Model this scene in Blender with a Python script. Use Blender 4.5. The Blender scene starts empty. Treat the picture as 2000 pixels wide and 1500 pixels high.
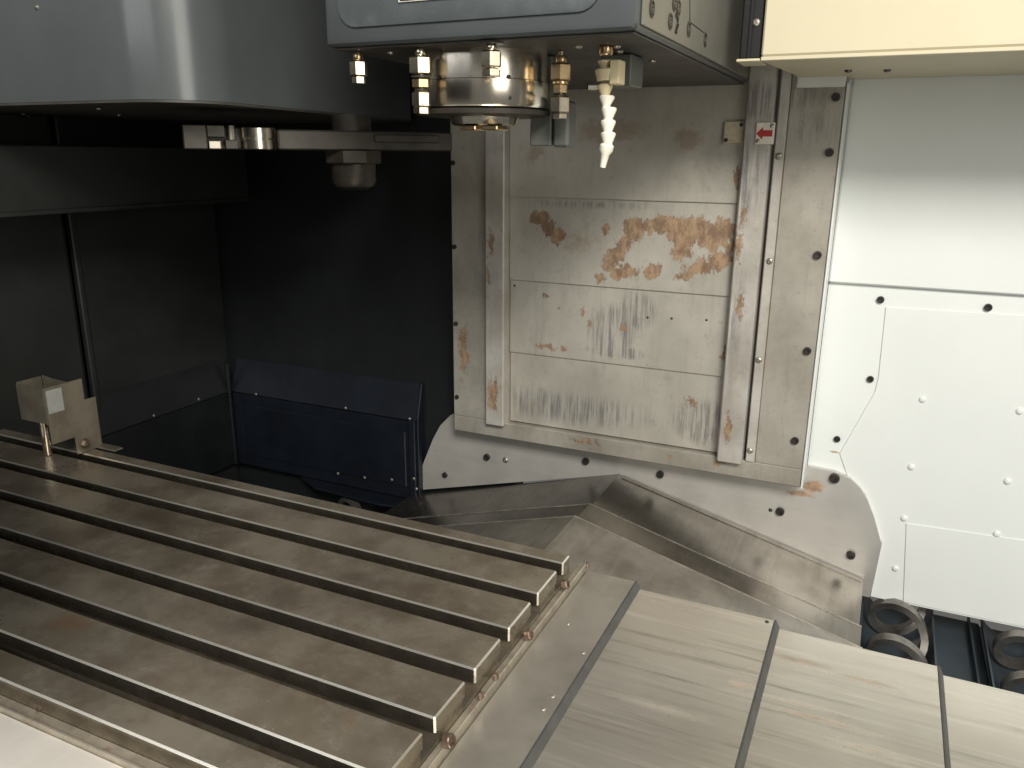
import bpy, bmesh, math, random
from mathutils import Vector, Matrix

random.seed(4)
R = math.radians
scene = bpy.context.scene
COL = scene.collection

# ------------------------------------------------------------------ camera
cam_d = bpy.data.cameras.new('camera')
cam_d.sensor_width = 36.0
cam_d.lens = 36.0 * 1.5644 / 2.0
cam_d.clip_start = 0.02
cam_d.clip_end = 60
cam = bpy.data.objects.new('camera', cam_d)
COL.objects.link(cam)
CAM = Vector((0, 0, 0.62))
_y, _p, _r = R(24.836), R(16.034), R(0.4356)
_f = Vector((-math.sin(_y) * math.cos(_p), math.cos(_y) * math.cos(_p), -math.sin(_p)))
_rt = Vector((math.cos(_y), math.sin(_y), 0))
_up = _rt.cross(_f)
_rt2 = _rt * math.cos(_r) + _up * math.sin(_r)
_up2 = -_rt * math.sin(_r) + _up * math.cos(_r)
cam.matrix_world = Matrix(((_rt2.x, _up2.x, -_f.x, CAM.x), (_rt2.y, _up2.y, -_f.y, CAM.y), (_rt2.z, _up2.z, -_f.z, CAM.z), (0, 0, 0, 1)))
scene.camera = cam

# ------------------------------------------------------------------ world and lamps
w = bpy.data.worlds.new('World')
scene.world = w
w.use_nodes = True
bg = w.node_tree.nodes['Background']
bg.inputs[0].default_value = (1.0, 0.97, 0.90, 1)
bg.inputs[1].default_value = 0.13


def lamp(name, loc, target, sx, sy, power, color):
    d = bpy.data.lights.new(name, 'AREA')
    d.shape = 'RECTANGLE'
    d.size, d.size_y = sx, sy
    d.energy = power
    d.color = color
    o = bpy.data.objects.new(name, d)
    o.location = loc
    o.rotation_euler = (Vector(target) - Vector(loc)).to_track_quat('-Z', 'Y').to_euler()
    COL.objects.link(o)
    return o


lamp('workshop_window_light', (1.5, -1.9, 2.85), (-0.1, 1.6, 0.2), 1.3, 1.1, 235, (1.0, 0.96, 0.89))
# tall glazing bars of the workshop window opposite, mirrored in the polished spindle and paint
for wx, ww in ((-3.1, 0.55), (-2.35, 0.50), (-1.7, 0.42), (-1.12, 0.36), (-0.62, 0.30)):
    lamp('workshop_glazing_light', (wx, -2.2, 1.25), (-0.6, 1.2, 0.7), ww, 1.9, 6.5 * ww / 0.4, (0.96, 0.98, 1.0))
lamp('right_fill_light', (2.5, -1.0, 1.3), (-0.6, 1.3, 0.6), 1.6, 2.0, 42, (1.0, 0.96, 0.88))  # added fill lamp, brightens the faces turned right and the spindle nose

scene.view_settings.view_transform = 'Standard'
scene.view_settings.look = 'None'
scene.view_settings.exposure = 0.0
scene.view_settings.gamma = 1.0
scene.view_settings.use_curve_mapping = False
try:
    scene.cycles.use_denoising = True
    scene.cycles.max_bounces = 8
    scene.cycles.sample_clamp_indirect = 6
except Exception:
    pass


# ------------------------------------------------------------------ helpers
def at(px, py, ax, c):
    """the point of the plane ax = c that the photograph shows at px, py"""
    d = _rt2 * ((px - 1000) / 1564.4) - _up2 * ((py - 750) / 1564.4) + _f
    i = 'xyz'.index(ax)
    return CAM + d * ((c - CAM[i]) / d[i])


def thing(name, label, cat, loc=(0, 0, 0), group=None):
    o = bpy.data.objects.new(name, None)
    o.empty_display_size = 0.05
    COL.objects.link(o)
    o.location = loc
    o['label'] = label
    o['category'] = cat
    if group:
        o['group'] = group
    return o


def origin_of(p):
    v = Vector((0, 0, 0))
    while p is not None:
        v += Vector(p.location)
        p = p.parent
    return v


def obj(name, bm, mats, parent=None, loc=None, smooth=False, label=None, kind=None):
    """mesh in world coordinates -> one object, origin at loc (default: the parent's origin)"""
    bmesh.ops.recalc_face_normals(bm, faces=bm.faces)
    po = origin_of(parent)
    L = Vector(loc) if loc is not None else po
    bmesh.ops.translate(bm, verts=bm.verts, vec=-L)
    me = bpy.data.meshes.new(name)
    bm.to_mesh(me)
    bm.free()
    for m in (mats if isinstance(mats, (list, tuple)) else [mats]):
        me.materials.append(m)
    if smooth:
        for p in me.polygons:
            p.use_smooth = True
        try:
            me.set_sharp_from_angle(angle=R(32))
        except Exception:
            pass
    o = bpy.data.objects.new(name, me)
    COL.objects.link(o)
    if parent:
        o.parent = parent
    o.location = L - po
    if label:
        o['label'] = label
    if kind:
        o['kind'] = kind
    return o


def box(x0, x1, y0, y1, z0, z1, bev=0.0, seg=1, bm=None):
    b = bmesh.new()
    bmesh.ops.create_cube(b, size=1)
    for v in b.verts:
        v.co = Vector(((x0 + x1) / 2 + v.co.x * (x1 - x0), (y0 + y1) / 2 + v.co.y * (y1 - y0), (z0 + z1) / 2 + v.co.z * (z1 - z0)))
    if bev:
        bmesh.ops.bevel(b, geom=list(b.edges), offset=bev, segments=seg, affect='EDGES', profile=0.6)
    return join(bm, b)


def join(a, b):
    if a is None:
        return b
    me = bpy.data.meshes.new('tmp')
    b.to_mesh(me)
    b.free()
    a.from_mesh(me)
    bpy.data.meshes.remove(me)
    return a


def prism(pts, ax, a0, a1, bev=0.0, bm=None, seg=1):
    """2-D outline pts in the plane across axis ax, extruded a0..a1. ax x: pts=(y,z); y: (x,z); z: (x,y)"""
    b = bmesh.new()

    def mk(p, a):
        return {'x': (a, p[0], p[1]), 'y': (p[0], a, p[1]), 'z': (p[0], p[1], a)}[ax]
    lo = [b.verts.new(mk(p, a0)) for p in pts]
    hi = [b.verts.new(mk(p, a1)) for p in pts]
    n = len(pts)
    b.faces.new(lo)
    b.faces.new(hi[::-1])
    for i in range(n):
        b.faces.new((lo[i], hi[i], hi[(i + 1) % n], lo[(i + 1) % n]))
    bmesh.ops.recalc_face_normals(b, faces=b.faces)
    if bev:
        bmesh.ops.bevel(b, geom=list(b.edges), offset=bev, segments=seg, affect='EDGES', profile=0.6)
    return join(bm, b)


def lathe(prof, n, c, axis=(0, 0, 1), rot=0.0, bm=None):
    """rings (r, h) round axis through c; hexes with n=6"""
    b = bmesh.new()
    q = Vector((0, 0, 1)).rotation_difference(Vector(axis).normalized())
    rings = []
    for r, h in prof:
        rings.append([b.verts.new(Vector(c) + q @ Vector((r * math.cos(rot + 2 * math.pi * i / n), r * math.sin(rot + 2 * math.pi * i / n), h))) for i in range(n)])
    for a, d in zip(rings, rings[1:]):
        for i in range(n):
            b.faces.new((a[i], a[(i + 1) % n], d[(i + 1) % n], d[i]))
    b.faces.new(rings[0][::-1])
    b.faces.new(rings[-1])
    bmesh.ops.recalc_face_normals(b, faces=b.faces)
    return join(bm, b)


def tube(pts, r, n=8, bm=None):
    b = bmesh.new()
    rings = []
    N = len(pts)
    pts = [Vector(p) for p in pts]
    up = Vector((0.1, 0.2, 1)).normalized()
    for i, p in enumerate(pts):
        t = (pts[min(i + 1, N - 1)] - pts[max(i - 1, 0)]).normalized()
        u = t.cross(up)
        if u.length < 1e-3:
            u = t.cross(Vector((1, 0, 0)))
        u.normalize()
        v = t.cross(u)
        rings.append([b.verts.new(p + (u * math.cos(2 * math.pi * k / n) + v * math.sin(2 * math.pi * k / n)) * r) for k in range(n)])
    for a, d in zip(rings, rings[1:]):
        for k in range(n):
            b.faces.new((a[k], a[(k + 1) % n], d[(k + 1) % n], d[k]))
    b.faces.new(rings[0][::-1])
    b.faces.new(rings[-1])
    return join(bm, b)


# ------------------------------------------------------------------ materials
class NT:
    def __init__(self, name):
        self.m = bpy.data.materials.new(name)
        self.m.use_nodes = True
        self.t = self.m.node_tree
        self.b = self.t.nodes['Principled BSDF']
        self._pos = None

    def n(self, typ, **kw):
        nd = self.t.nodes.new(typ)
        for k, v in kw.items():
            setattr(nd, k, v)
        return nd

    def link(self, a, b):
        self.t.links.new(a, b)

    def pos(self):
        if self._pos is None:
            self._pos = self.n('ShaderNodeNewGeometry').outputs['Position']
        return self._pos

    def setin(self, sock, v):
        if hasattr(v, 'is_output') or isinstance(v, bpy.types.NodeSocket):
            self.link(v, sock)
        else:
            sock.default_value = v

    def math(self, op, a, b=0.0, c=0.0, clamp=False):
        nd = self.n('ShaderNodeMath', operation=op)
        nd.use_clamp = clamp
        self.setin(nd.inputs[0], a)
        self.setin(nd.inputs[1], b)
        self.setin(nd.inputs[2], c)
        return nd.outputs[0]

    def vmath(self, op, a, b=(0, 0, 0)):
        nd = self.n('ShaderNodeVectorMath', operation=op)
        self.setin(nd.inputs[0], a)
        self.setin(nd.inputs[1], b)
        return nd.outputs['Value'] if op == 'LENGTH' else nd.outputs['Vector']

    def noise(self, scale, detail=4, rough=0.55, stretch=(1, 1, 1), off=0.0, vec=None, color=False):
        v = self.vmath('MULTIPLY', vec if vec is not None else self.pos(), stretch)
        if off:
            v = self.vmath('ADD', v, (off, off * 1.7, -off))
        nd = self.n('ShaderNodeTexNoise')
        nd.inputs['Scale'].default_value = scale
        nd.inputs['Detail'].default_value = detail
        nd.inputs['Roughness'].default_value = rough
        self.link(v, nd.inputs['Vector'])
        return nd.outputs['Color' if color else 'Fac']

    def ramp(self, fac, a, b, smooth=True):
        nd = self.n('ShaderNodeMapRange')
        nd.interpolation_type = 'SMOOTHSTEP' if smooth else 'LINEAR'
        self.setin(nd.inputs['Value'], fac)
        nd.inputs['From Min'].default_value = a
        nd.inputs['From Max'].default_value = b
        return nd.outputs['Result']

    def mix(self, fac, a, b, blend='MIX'):
        nd = self.n('ShaderNodeMix', data_type='RGBA', blend_type=blend)
        self.setin(nd.inputs[0], fac)
        for s, v in ((nd.inputs[6], a), (nd.inputs[7], b)):
            if isinstance(v, (tuple, list)):
                s.default_value = (*v[:3], 1)
            else:
                self.link(v, s)
        return nd.outputs[2]

    def mixf(self, fac, a, b):
        nd = self.n('ShaderNodeMix', data_type='FLOAT')
        self.setin(nd.inputs[0], fac)
        self.setin(nd.inputs[2], a)
        self.setin(nd.inputs[3], b)
        return nd.outputs[0]

    def bump(self, h, strength=0.2, dist=0.001):
        nd = self.n('ShaderNodeBump')
        nd.inputs['Strength'].default_value = strength
        nd.inputs['Distance'].default_value = dist
        self.link(h, nd.inputs['Height'])
        self.link(nd.outputs['Normal'], self.b.inputs['Normal'])

    def blobs(self, spots, amp=0.03, nscale=18, stretch=(1, 1, 1)):
        """stains with their own ragged shapes: spots = (centre, (rx, ry, rz), weight)"""
        ns = self.noise(nscale, 5, 0.7, stretch, color=True)
        d = self.vmath('MULTIPLY', self.vmath('SUBTRACT', ns, (0.5, 0.5, 0.5)), (amp * 2, amp * 2, amp * 2))
        p = self.vmath('ADD', self.pos(), d)
        acc = None
        for c, r, wt in spots:
            q = self.vmath('MULTIPLY', self.vmath('SUBTRACT', p, tuple(c)), tuple(1.0 / k for k in r))
            v = self.math('MULTIPLY', self.math('SUBTRACT', 1.0, self.vmath('LENGTH', q)), wt)
            acc = v if acc is None else self.math('MAXIMUM', acc, v)
        return acc

    def out(self, color=None, rough=None, metal=None, spec=None, coat=None):
        for k, v in (('Base Color', color), ('Roughness', rough), ('Metallic', metal), ('Specular IOR Level', spec), ('Coat Weight', coat)):
            if v is None:
                continue
            if isinstance(v, (tuple, list)):
                self.b.inputs[k].default_value = (*v[:3], 1)
            else:
                self.setin(self.b.inputs[k], v)
        return self.m


def simple(name, color, rough, metal=0.0, var=0.12, nscale=9, spec=None, bump=0.0, dirt=None):
    t = NT(name)
    nz = t.noise(nscale, 5, 0.6)
    c = t.mix(t.ramp(nz, 0.3, 0.72), tuple(k * (1 - var) for k in color), tuple(k * (1 + var) for k in color))
    if dirt:
        c = t.mix(t.math('MULTIPLY', t.ramp(t.noise(nscale * 2.3, 6, 0.7, off=3), 0.5, 0.75), dirt[1]), c, dirt[0])
    rr = t.mixf(t.noise(nscale * 1.7, 4, 0.6, off=7), rough * 0.8, rough * 1.25)
    if bump:
        t.bump(t.noise(nscale * 40, 3, 0.6), bump, 0.0006)
    return t.out(c, rr, metal, spec)


# ground cast table: brown-grey, hand-wiped swirls, stains
t = NT('table_steel')
n1 = t.noise(6.5, 6, 0.62)
n2 = t.noise(24, 6, 0.7, off=4)
n3 = t.noise(46, 5, 0.7, (0.6, 1, 1), off=9)
c = t.mix(t.ramp(n1, 0.34, 0.68), (0.30, 0.25, 0.185), (0.49, 0.43, 0.34))
c = t.mix(t.math('MULTIPLY', t.ramp(n2, 0.48, 0.72), 0.45), c, (0.60, 0.55, 0.465))
c = t.mix(t.math('MULTIPLY', t.ramp(n3, 0.54, 0.8), 0.4), c, (0.20, 0.175, 0.14))
sp = t.blobs([(at(145, 1215, 'z', 0), (0.05, 0.035, 0.1), 1.0), (at(680, 1410, 'z', 0), (0.022, 0.02, 0.1), 0.5), (at(820, 1360, 'z', 0), (0.03, 0.015, 0.1), 0.3)], 0.02, 14)
c = t.mix(t.math('MULTIPLY', t.ramp(sp, 0.0, 0.8), 0.55), c, (0.42, 0.25, 0.13))
sp = t.blobs([(at(560, 1170, 'z', 0), (0.07, 0.05, 0.1), 0.8), (at(480, 1220, 'z', 0), (0.07, 0.04, 0.1), 0.7), (at(300, 1010, 'z', 0), (0.12, 0.05, 0.1), 0.8), (at(380, 940, 'z', 0), (0.10, 0.06, 0.1), 0.9), (at(700, 1130, 'z', 0), (0.08, 0.03, 0.1), 0.5)], 0.03, 9)
c = t.mix(t.math('MULTIPLY', t.ramp(sp, 0.0, 0.7), 0.55), c, (0.13, 0.10, 0.075))
rr = t.mixf(t.ramp(n1, 0.3, 0.7), 0.17, 0.34)
t.bump(n2, 0.04, 0.001)
M_TABLE = t.out(c, rr, 0.66)

M_EDGE = simple('bright_machined_edge', (0.78, 0.74, 0.65), 0.30, 0.88, 0.06)
M_WALL = simple('ground_slot_wall', (0.40, 0.36, 0.295), 0.26, 0.96, 0.2, 22)
M_SLOT = simple('slot_steel', (0.30, 0.265, 0.21), 0.42, 0.8, 0.25, 14, dirt=((0.20, 0.11, 0.05), 0.7))


def brushed(name, lo, hi, axis, rough, metal, rust_spots=(), rust_amt=0.8, streak=0.5, rustcol=(0.33, 0.19, 0.09), scale=7.0, amp=0.022, bump=0.06):
    """brushed / dragged sheet steel, streaks along one axis"""
    t = NT(name)
    s = {'x': (0.06, 1, 1), 'y': (1, 0.06, 1), 'z': (1, 1, 0.06)}[axis]
    s2 = {'x': (0.12, 1, 1), 'y': (1, 0.12, 1), 'z': (1, 1, 0.12)}[axis]
    n1 = t.noise(scale, 5, 0.55)
    n2 = t.noise(70, 4, 0.6, s, off=2)
    fine = streak > 0.8
    n3 = t.noise(45 if fine else 22, 5, 0.65, s if fine else s2, off=5)
    c = t.mix(t.ramp(n1, 0.3, 0.7), lo, hi)
    c = t.mix(t.math('MULTIPLY', t.ramp(n3, 0.52, 0.75), streak), c, tuple(k * 0.62 for k in lo))
    c = t.mix(t.math('MULTIPLY', t.ramp(n2, 0.5, 0.8), streak * 0.7), c, tuple(min(1, k * 1.3) for k in hi))
    if streak > 0.8:
        n6 = t.noise(75, 3, 0.55, (0.02, 1, 1), off=13)
        msk = t.ramp(t.noise(6, 3, 0.5, (1, 1, 1), off=19), 0.42, 0.6)
        c = t.mix(t.math('MULTIPLY', t.math('MULTIPLY', t.ramp(n6, 0.56, 0.68), msk), 0.35), c, (0.42, 0.345, 0.25))
        n7 = t.noise(110, 3, 0.5, (0.012, 1, 1), off=23)
        c = t.mix(t.math('MULTIPLY', t.math('MULTIPLY', t.ramp(n7, 0.58, 0.68), msk), 0.5), c, (0.88, 0.82, 0.68))
    r = t.mixf(n1 if fine else n3, rough * 0.7, rough * 1.35)
    m = metal
    if rust_spots:
        b = t.blobs(rust_spots, amp, 24)
        k = t.math('MULTIPLY', t.ramp(b, 0.0, 0.45), rust_amt)
        rc = t.mix(t.ramp(t.noise(45, 4, 0.7, off=8), 0.35, 0.65), tuple(q * 0.6 for q in rustcol), tuple(q * 1.35 for q in rustcol))
        c = t.mix(k, c, rc)
        r = t.mixf(k, r, 0.75)
        m = t.mixf(k, metal, 0.0)
    t.bump(n2, bump, 0.0006)
    return t.out(c, r, m)


def X2(px, py, z, rx, ry, wt):
    return (at(px, py, 'z', z), (rx, ry, 0.05), wt)


M_WAY = brushed('way_cover_steel', (0.64, 0.605, 0.525), (0.76, 0.725, 0.645), 'x', 0.25, 0.70,
                [X2(1450, 1338, -0.062, 0.022, 0.010, 0.7), X2(1470, 1312, -0.062, 0.014, 0.008, 0.6), X2(1330, 1185, -0.062, 0.07, 0.008, 0.35), X2(1300, 1180, -0.062, 0.03, 0.006, 0.4),
                 X2(1560, 1290, -0.074, 0.06, 0.010, 0.55), X2(1690, 1330, -0.074, 0.06, 0.008, 0.5), X2(1600, 1405, -0.074, 0.09, 0.007, 0.55), X2(1560, 1375, -0.074, 0.07, 0.004, 0.5), X2(1700, 1465, -0.074, 0.06, 0.008, 0.4), X2(1280, 1380, -0.062, 0.10, 0.012, 0.25)],
                0.55, 0.9, (0.30, 0.20, 0.12), amp=0.006, scale=4)
M_FIRST = brushed('table_side_cover_steel', (0.44, 0.41, 0.355), (0.58, 0.545, 0.48), 'y', 0.32, 0.65, streak=0.25, scale=11)
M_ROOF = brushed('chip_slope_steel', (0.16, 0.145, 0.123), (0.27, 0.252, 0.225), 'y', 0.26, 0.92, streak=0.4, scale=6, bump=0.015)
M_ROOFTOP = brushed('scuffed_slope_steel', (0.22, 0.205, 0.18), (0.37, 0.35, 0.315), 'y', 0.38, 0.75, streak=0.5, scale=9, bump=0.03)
M_BASE = brushed('base_plate_steel', (0.50, 0.49, 0.455), (0.62, 0.605, 0.57), 'x', 0.42, 0.55,
                 [(at(1590, 950, 'y', 1.95), (0.03, 0.05, 0.022), 0.9), (at(1565, 965, 'y', 1.95), (0.04, 0.05, 0.012), 0.7)], 0.85, 0.2)

# stained galvanised sheets on the column
YF = 1.88


def C(px, py, rx, rz, wt=1.0):
    return (at(px, py, 'y', YF), (rx, 0.2, rz), wt)


def sheet(name, lo, hi, spots, grey=(), faint=(), rust=(0.275, 0.172, 0.088), amt=0.85):
    t = NT(name)
    n1 = t.noise(5, 5, 0.6)
    n2 = t.noise(55, 4, 0.65, (1, 1, 0.10), off=3)
    n3 = t.noise(38, 5, 0.7, off=6)
    c = t.mix(t.ramp(n1, 0.3, 0.7), lo, hi)
    c = t.mix(t.math('MULTIPLY', t.ramp(n2, 0.5, 0.8), 0.28), c, tuple(k * 0.6 for k in lo))
    c = t.mix(t.math('MULTIPLY', t.ramp(n3, 0.55, 0.8), 0.5), c, tuple(k * 0.5 for k in lo))
    n4 = t.noise(12, 6, 0.7, (1, 1, 0.5), off=17)
    c = t.mix(t.math('MULTIPLY', t.ramp(n4, 0.5, 0.75), 0.4), c, (lo[0] * 0.68, lo[1] * 0.63, lo[2] * 0.56))
    n5 = t.noise(130, 3, 0.6, off=21)
    c = t.mix(t.math('MULTIPLY', t.ramp(n5, 0.62, 0.75), 0.35), c, tuple(k * 0.4 for k in lo))
    r, m = 0.5, 0.35
    if faint:
        f_ = t.math('ADD', t.blobs(faint, 0.03, 22), t.math('MULTIPLY', t.math('SUBTRACT', t.noise(50, 5, 0.75, off=14), 0.5), 0.9))
        c = t.mix(t.math('MULTIPLY', t.ramp(f_, 0.05, 0.4), 0.45), c, (0.27, 0.17, 0.09))
    if grey:
        g = t.blobs(grey, 0.012, 30)
        k = t.math('MULTIPLY', t.math('MULTIPLY', t.ramp(g, 0.0, 0.45), t.ramp(t.noise(105, 4, 0.7, (1, 1, 0.06), off=1), 0.40, 0.62)), 0.68)
        c = t.mix(k, c, (0.12, 0.115, 0.125))
    if spots:
        b = t.blobs(spots, 0.030, 34, (1, 1, 0.6))
        b2 = t.math('ADD', b, t.math('MULTIPLY', t.math('SUBTRACT', t.noise(85, 6, 0.8, (1, 1, 0.5), off=11), 0.53), 1.6))
        k = t.math('MULTIPLY', t.ramp(b2, 0.10, 0.30), amt)
        rc = t.mix(t.ramp(t.noise(48, 5, 0.75, (1, 1, 0.5), off=8), 0.38, 0.62), (rust[0] * 0.55, rust[1] * 0.42, rust[2] * 0.35), tuple(q * 1.3 for q in rust))
        edge = t.math('MULTIPLY', t.math('SUBTRACT', t.ramp(b2, 0.08, 0.18), t.ramp(b2, 0.18, 0.34)), 0.3)
        c = t.mix(k, c, rc)
        c = t.mix(edge, c, (0.16, 0.075, 0.03))
        r = t.mixf(k, 0.5, 0.8)
        m = t.mixf(k, 0.35, 0.0)
    t.bump(n3, 0.1, 0.0008)
    return t.out(c, r, m)


rust_panel = [C(1050, 425, .035, .02), C(1085, 460, .022, .028), C(1068, 442, .03, .026), C(1178, 450, .016, .016, .8), C(1235, 448, .03, .036), C(1268, 440, .035, .026), C(1300, 440, .045, .03), C(1330, 452, .05, .036), C(1355, 455, .05, .045), C(1385, 460, .04, .034), C(1415, 450, .034, .032), C(1330, 488, .03, .034, .9), C(1400, 480, .03, .02, .8),
              C(1220, 475, .03, .025, .9), C(1200, 498, .026, .026), C(1185, 515, .024, .03), C(1200, 533, .03, .022, .9), C(1168, 545, .016, .014), C(1225, 530, .035, .02, .9), C(1270, 530, .03, .024, .9), C(1330, 542, .03, .012, .6), C(1370, 522, .034, .026, .9), C(1345, 532, .03, .018, .7), C(1400, 510, .034, .026, .9), C(1425, 490, .014, .05, .8),
              C(1440, 345, .012, .03, .6), C(1060, 682, .036, .008, .9), C(1095, 680, .016, .012, .7), C(1215, 640, .014, .012, .8), C(1150, 632, .01, .014, .7),
              C(1130, 605, .008, .012, .7), C(1412, 692, .012, .02, .9), C(1088, 600, .008, .006, .6), C(1060, 585, .01, .006, .6), C(1350, 790, .03, .03, .3)]
M_PANEL = sheet('stained_cover_sheet', (0.42, 0.40, 0.345), (0.545, 0.52, 0.455), rust_panel,
                [C(1190, 650, .075, .085, 1), C(1240, 610, .06, .06, .9), C(1200, 690, .10, .02, 1), C(1100, 800, .3, .06, .6), C(1370, 830, .10, .07, .9), C(1150, 400, .25, .015, .4)],
                [C(1345, 270, .045, .03, .8), C(1190, 255, .12, .035, .7), C(1040, 300, .025, .025, .9), C(1130, 470, .10, .05, .3)])
M_FRAME = sheet('column_frame_sheet', (0.325, 0.306, 0.258), (0.47, 0.446, 0.39),
                [C(970, 765, .022, .06, .75), C(905, 690, .018, .10, .6), C(965, 470, .012, .08, .35), C(1440, 470, .02, .12, .55), C(1460, 420, .02, .10, .5), C(1425, 830, .012, .05, .7), C(1450, 590, .008, .05, .5), C(1310, 893, .014, .006, .8), C(1140, 862, .06, .01, .4), C(1410, 905, .03, .008, .6), C(1440, 330, .01, .05, .5)],
                [C(1500, 190, .2, .05, .5), C(1590, 250, .12, .06, .3)])

M_RAIL = sheet('worn_guide_rail', (0.40, 0.37, 0.32), (0.62, 0.60, 0.56),
               [C(970, 765, .022, .06, .75), C(965, 470, .012, .08, .45), C(960, 540, .012, .05, .4), C(1440, 470, .016, .07, .4), C(1455, 420, .018, .05, .4), C(1425, 830, .014, .05, .8), C(1450, 590, .009, .05, .6), C(1440, 350, .016, .05, .6)],
               [C(1460, 350, .06, .12, .6), C(1480, 200, .06, .06, .7), C(1440, 620, .03, .2, .4)])
M_HEAD = simple('head_paint', (0.058, 0.066, 0.069), 0.30, 0.0, 0.10, 5, spec=0.6)
M_HEADPANEL = simple('head_panel_paint', (0.078, 0.089, 0.094), 0.26, 0.0, 0.08, 6, spec=0.6, dirt=((0.20, 0.22, 0.23), 0.25))
M_HEADSIDE = simple('head_side_paint', (0.15, 0.147, 0.125), 0.35, 0.0, 0.10, 8)
M_UNDER = simple('dark_underside', (0.055, 0.052, 0.046), 0.5, 0.1, 0.3, 9)
M_MAG = simple('magazine_paint', (0.082, 0.092, 0.094), 0.22, 0.0, 0.08, 4, spec=0.7)
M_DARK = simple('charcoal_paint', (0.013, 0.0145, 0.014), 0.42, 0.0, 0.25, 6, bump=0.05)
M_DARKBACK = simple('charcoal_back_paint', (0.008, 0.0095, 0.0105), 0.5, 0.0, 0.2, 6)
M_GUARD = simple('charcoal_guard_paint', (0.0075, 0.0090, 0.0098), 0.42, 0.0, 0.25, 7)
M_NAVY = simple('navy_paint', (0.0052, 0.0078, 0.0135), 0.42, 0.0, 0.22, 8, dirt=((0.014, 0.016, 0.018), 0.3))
t = NT('white_paint')
c = t.mix(t.ramp(t.noise(5, 5, 0.6), 0.3, 0.7), (0.73, 0.76, 0.74), (0.755, 0.785, 0.765))
c = t.mix(t.math('MULTIPLY', t.ramp(t.noise(30, 6, 0.75, off=5), 0.62, 0.8), 0.12), c, (0.45, 0.42, 0.34))
rk = t.blobs([(at(1630, 883, 'y', 1.9635), (0.014, 0.1, 0.003), 1.0)], 0.004, 60)
c = t.mix(t.math('MULTIPLY', t.ramp(rk, 0.0, 0.5), 0.8), c, (0.42, 0.22, 0.09))
M_WHITE = t.out(c, t.mixf(t.noise(8, 4, 0.6, off=7), 0.30, 0.46), 0.0, 0.4)
M_CREAM = simple('cream_paint', (0.63, 0.575, 0.41), 0.40, 0.0, 0.03, 4, spec=0.4)
M_CHROME = simple('polished_steel', (0.80, 0.74, 0.63), 0.20, 1.0, 0.10, 14, dirt=((0.45, 0.33, 0.21), 0.4))
M_NICKEL = simple('nickel_fitting', (0.80, 0.72, 0.56), 0.22, 1.0, 0.10, 40)
M_BRASS = simple('brass_fitting', (0.70, 0.52, 0.30), 0.28, 1.0, 0.12, 40)
M_STEEL = simple('plain_steel', (0.42, 0.39, 0.34), 0.36, 0.9, 0.2, 18)
M_DULL = simple('dull_tool_steel', (0.046, 0.041, 0.033), 0.42, 0.4, 0.25, 16)
M_GREYBLOCK = simple('grey_block_paint', (0.13, 0.14, 0.13), 0.4, 0.2, 0.1, 16)
M_HOSE = simple('ivory_plastic', (0.80, 0.77, 0.66), 0.42, 0.0, 0.04, 30)
M_HOSEY = simple('yellowed_plastic', (0.62, 0.53, 0.33), 0.42, 0.0, 0.08, 30)
M_BOLT = simple('black_oxide_bolt', (0.055, 0.051, 0.048), 0.4, 0.6, 0.3, 60)
M_RUSTBOLT = simple('rusty_bolt', (0.22, 0.16, 0.12), 0.4, 0.7, 0.4, 90)
M_RUBBER = simple('wiper_rubber', (0.075, 0.076, 0.072), 0.55, 0.0, 0.15, 30)
M_SIGN = simple('sign_plate_white', (0.82, 0.78, 0.68), 0.4, 0.0, 0.06, 50)
M_SIGNOLD = simple('sign_plate_faded', (0.56, 0.49, 0.36), 0.5, 0.1, 0.15, 60)
M_RED = simple('sign_red', (0.46, 0.035, 0.03), 0.45, 0.0, 0.1, 60)
M_BRK = simple('bracket_sheet', (0.25, 0.225, 0.175), 0.38, 0.6, 0.2, 20, dirt=((0.20, 0.13, 0.07), 0.5))
M_LABELGREY = simple('grey_sticker', (0.36, 0.37, 0.35), 0.5, 0.0, 0.08, 40)
M_RIM = simple('worn_sheet_rim', (0.34, 0.315, 0.275), 0.3, 0.6, 0.3, 25)
M_APRON = brushed('apron_steel', (0.70, 0.66, 0.60), (0.82, 0.78, 0.71), 'y', 0.45, 0.2, streak=0.2)
M_BLACK = simple('black_plate', (0.012, 0.012, 0.012), 0.35)
M_COIL = simple('worn_auger_steel', (0.27, 0.25, 0.23), 0.36, 0.8, 0.25, 20, dirt=((0.12, 0.09, 0.07), 0.6))
M_TRAY = simple('tray_paint', (0.045, 0.06, 0.072), 0.4, 0.0, 0.25, 8)
M_RUSTLIP = simple('rusted_channel', (0.40, 0.36, 0.29), 0.42, 0.5, 0.18, 30, dirt=((0.26, 0.14, 0.07), 0.6))

# ------------------------------------------------------------------ bolts (shared meshes)
_bolt_cache = {}


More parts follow.
